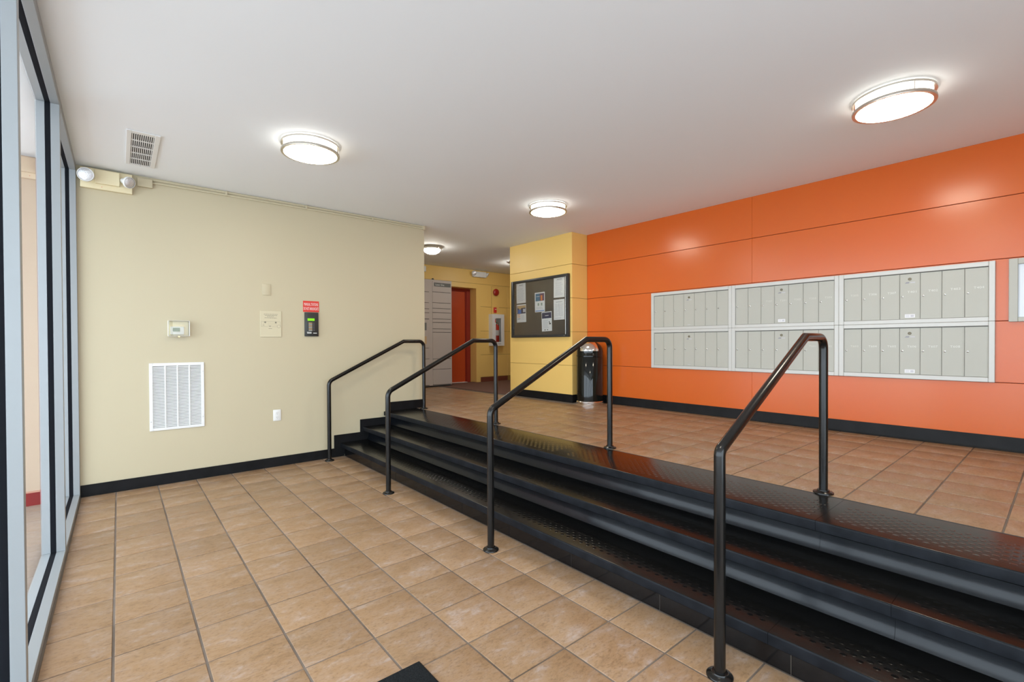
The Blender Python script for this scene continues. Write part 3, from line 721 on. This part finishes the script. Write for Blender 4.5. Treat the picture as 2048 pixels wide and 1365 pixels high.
# ------------------------------------------------------------------ floor mat
t = empty('floor_mat', at(0, 0, 0), 'black entrance mat at the bottom of the picture', 'mat')
B().box(-.05, 1.006, -3.0, -1.213, .0005, .009, bev=.004).obj('rubber_border', M['black'], t)
B().box(-.042, .998, -2.992, -1.221, .009, .0125, bev=.001).obj('pile', M['mat'], t)

# ------------------------------------------------------------------ hallway things
b = B(); b.bm.faces.new([b.bm.verts.new(p) for p in ((5.035, 3.075, HU), (8.19, 3.075, HU), (8.19, 5.435, HU), (6.10, 5.435, HU), (6.09, 5.59, HU), (5.29, 5.59, HU), (5.29, 5.14, HU), (5.035, 5.14, HU))])
r_ = bmesh.ops.extrude_face_region(b.bm, geom=b.bm.faces[:]); bmesh.ops.translate(b.bm, verts=[v for v in r_['geom'] if isinstance(v, bmesh.types.BMVert)], vec=(0, 0, .006))
tag(b.obj('carpet', M['carpet']), 'brown-red carpet in front of the far yellow wall', 'carpet')

LX0, LX1, LY, LZ0 = 4.22, 5.270, 5.16, .505
t = empty('parcel_locker', onY(LX0, LY, HU), 'tall taupe parcel locker with many doors against the far wall', 'locker')
W_ = LX1-LX0; zt = 2.632-HU
B().box(0, W_, LZ0-HU+.012, zt, -.280, 0, bev=.004).obj('body', M['locker'], t)
B().box(.02, W_-.02, .0005, LZ0-HU+.012, -.27, -.03).obj('plinth', M['lockdark'], t)
def ldoors(x0, x1, zs, name='locker_door'):
    for zb_, zt_ in zip(zs[1:], zs):
        B().box(x0-LX0-.002, x1-LX0+.002, zb_-HU-.005, zb_-HU+.006, -.0005, .0008).obj('gap', M['lockdark'], t)
        B().box(x0-LX0, x1-LX0, zb_-HU+.005, zt_-HU-.003, .0005, .010, bev=.0015).obj(name, M['locker'], t)
ldoors(4.820, 5.245, [2.606, 2.387, 2.173, 2.060, 1.975, 1.848, 1.779, 1.652, 1.581, 1.050, .841, .530])
ldoors(4.300, 4.740, [2.606, 2.378, 2.164, 2.043, 1.964, 1.843])
ldoors(4.300, 4.740, [1.264, 1.055, .840, .530])
cn = B().box(.08, .505, 1.272-HU, 1.835-HU, .0005, .014, bev=.003).obj('console', M['locker'], t)
B().box(.10, .455, 1.62-HU, 1.77-HU, .0142, .016).obj('screen_panel', M['duct'], cn)
B().box(.10, .455, 1.35-HU, 1.50-HU, .0142, .016).obj('screen_panel', M['tan'], cn)
p_ = B().box(4.850-LX0, 5.240-LX0, 2.500-HU, 2.575-HU, .0105, .0125).obj('name_plate', M['duct'], t)
text_obj('lettering', 'Luxer One', .034, M['text'], p_, 4.985-LX0, 2.537-HU, .0130, width=.20)

tag(B().lathe([(0, 0), (.020, 0), (.022, .012), (.018, .026), (0, .030)], 20, at(4.845, 5.185, 2.6325)).obj('camera_knob', M['panel']), 'small round black knob on top of the parcel locker', 'sensor')
tag(B().box(4.50, 4.82, YF-.05, YF-.0005, 2.82, 2.93, bev=.004).obj('wall_unit', M['white']), 'white box high on the far wall at the cream wall edge', 'wall box')

t = empty('emergency_light', onY(5.93, YF, 2.815), 'white emergency light with two heads above the far door', 'emergency light')
B().box(.05, .40, .0, .125, .0005, .075, bev=.012, seg=2).obj('housing', M['white'], t)
head(t, .055, .075, .085, R(10), R(-25), .055); head(t, .425, .065, .075, R(30), R(50), .052)

t = empty('fire_alarm_horn', onY(6.624, YF-.0145, 2.515), 'round dark red alarm bell high on the far yellow wall', 'alarm bell')
B().box(-.05, .05, -.05, .05, .0003, .02, bev=.004).obj('back_box', M['red'], t)
B().lathe([(0, .02), (.080, .02), (.082, .030), (.076, .044), (.055, .058), (.028, .066), (0, .068)], 36).obj('gong', M['darkred'], t, ang=60)
t = empty('fire_alarm_pull', onY(6.600, YF-.0145, 2.110), 'small red alarm pull station above the extinguisher cabinet', 'alarm pull')
B().box(-.034, .034, -.060, .060, .0003, .035, bev=.004).obj('housing', M['red'], t)
B().box(-.020, .020, .010, .022, .035, .042, bev=.001).obj('pull_handle', M['text'], t)

t = empty('extinguisher_cabinet', onY(6.440, YF, 1.300), 'white fire extinguisher cabinet on the far yellow wall', 'cabinet')
w, h, dz = .345, .712, .12
b = B().box(0, .010, 0, h, .0005, dz).box(w-.010, w, 0, h, .0005, dz).box(.010, w-.010, 0, .010, .0005, dz).box(.010, w-.010, h-.010, h, .0005, dz).box(.010, w-.010, .010, h-.010, .0005, .004)
b.obj('cabinet_box', M['whitem'], t)
wx0, wx1, wy0, wy1 = .100, .255, .085, .622
b = B().box(0, wx0, 0, h, dz, dz+.012).box(wx1, w, 0, h, dz, dz+.012).box(wx0, wx1, 0, wy0, dz, dz+.012).box(wx0, wx1, wy1, h, dz, dz+.012)
dr = b.obj('door', M['whitem'], t)
B().box(wx0, wx1, wy0, wy1, dz+.003, dz+.005).obj('door_window', M['clear'], dr)
B().box(.16, .25, .040, .048, dz+.012, dz+.018, bev=.002).obj('latch', M['duct'], dr)
B().box(.078, .094, .52, .60, dz+.0121, dz+.0128).obj('red_label', M['signred'], dr)
t = empty('fire_extinguisher', onY(6.440+.180, YF-.062, 1.312), 'red fire extinguisher inside the white cabinet', 'fire extinguisher')
Tz = Matrix.Rotation(R(-90), 4, 'X')
B().lathe([(0, 0), (.048, 0), (.054, .010), (.054, .40), (.048, .44), (.022, .465), (.016, .475), (0, .475)], 28, Tz).obj('cylinder', M['red'], t, ang=50)
B().lathe([(.0542, .22), (.0546, .22), (.0546, .34), (.0542, .34)], 28, Tz).obj('label_band', M['paper'], t)
B().lathe([(0, .475), (.016, .475), (.016, .50), (0, .50)], 14, Tz).box(-.012, .012, .50, .53, -.02, .045, bev=.003).obj('valve', M['steel'], t)
B().tube([(.0, .500, .0), (.035, .505, .0), (.058, .47, .0), (.060, .34, .0), (.060, .15, .0)], .007, 10, Vector((0, 0, 1))).obj('hose', M['blackp'], t)
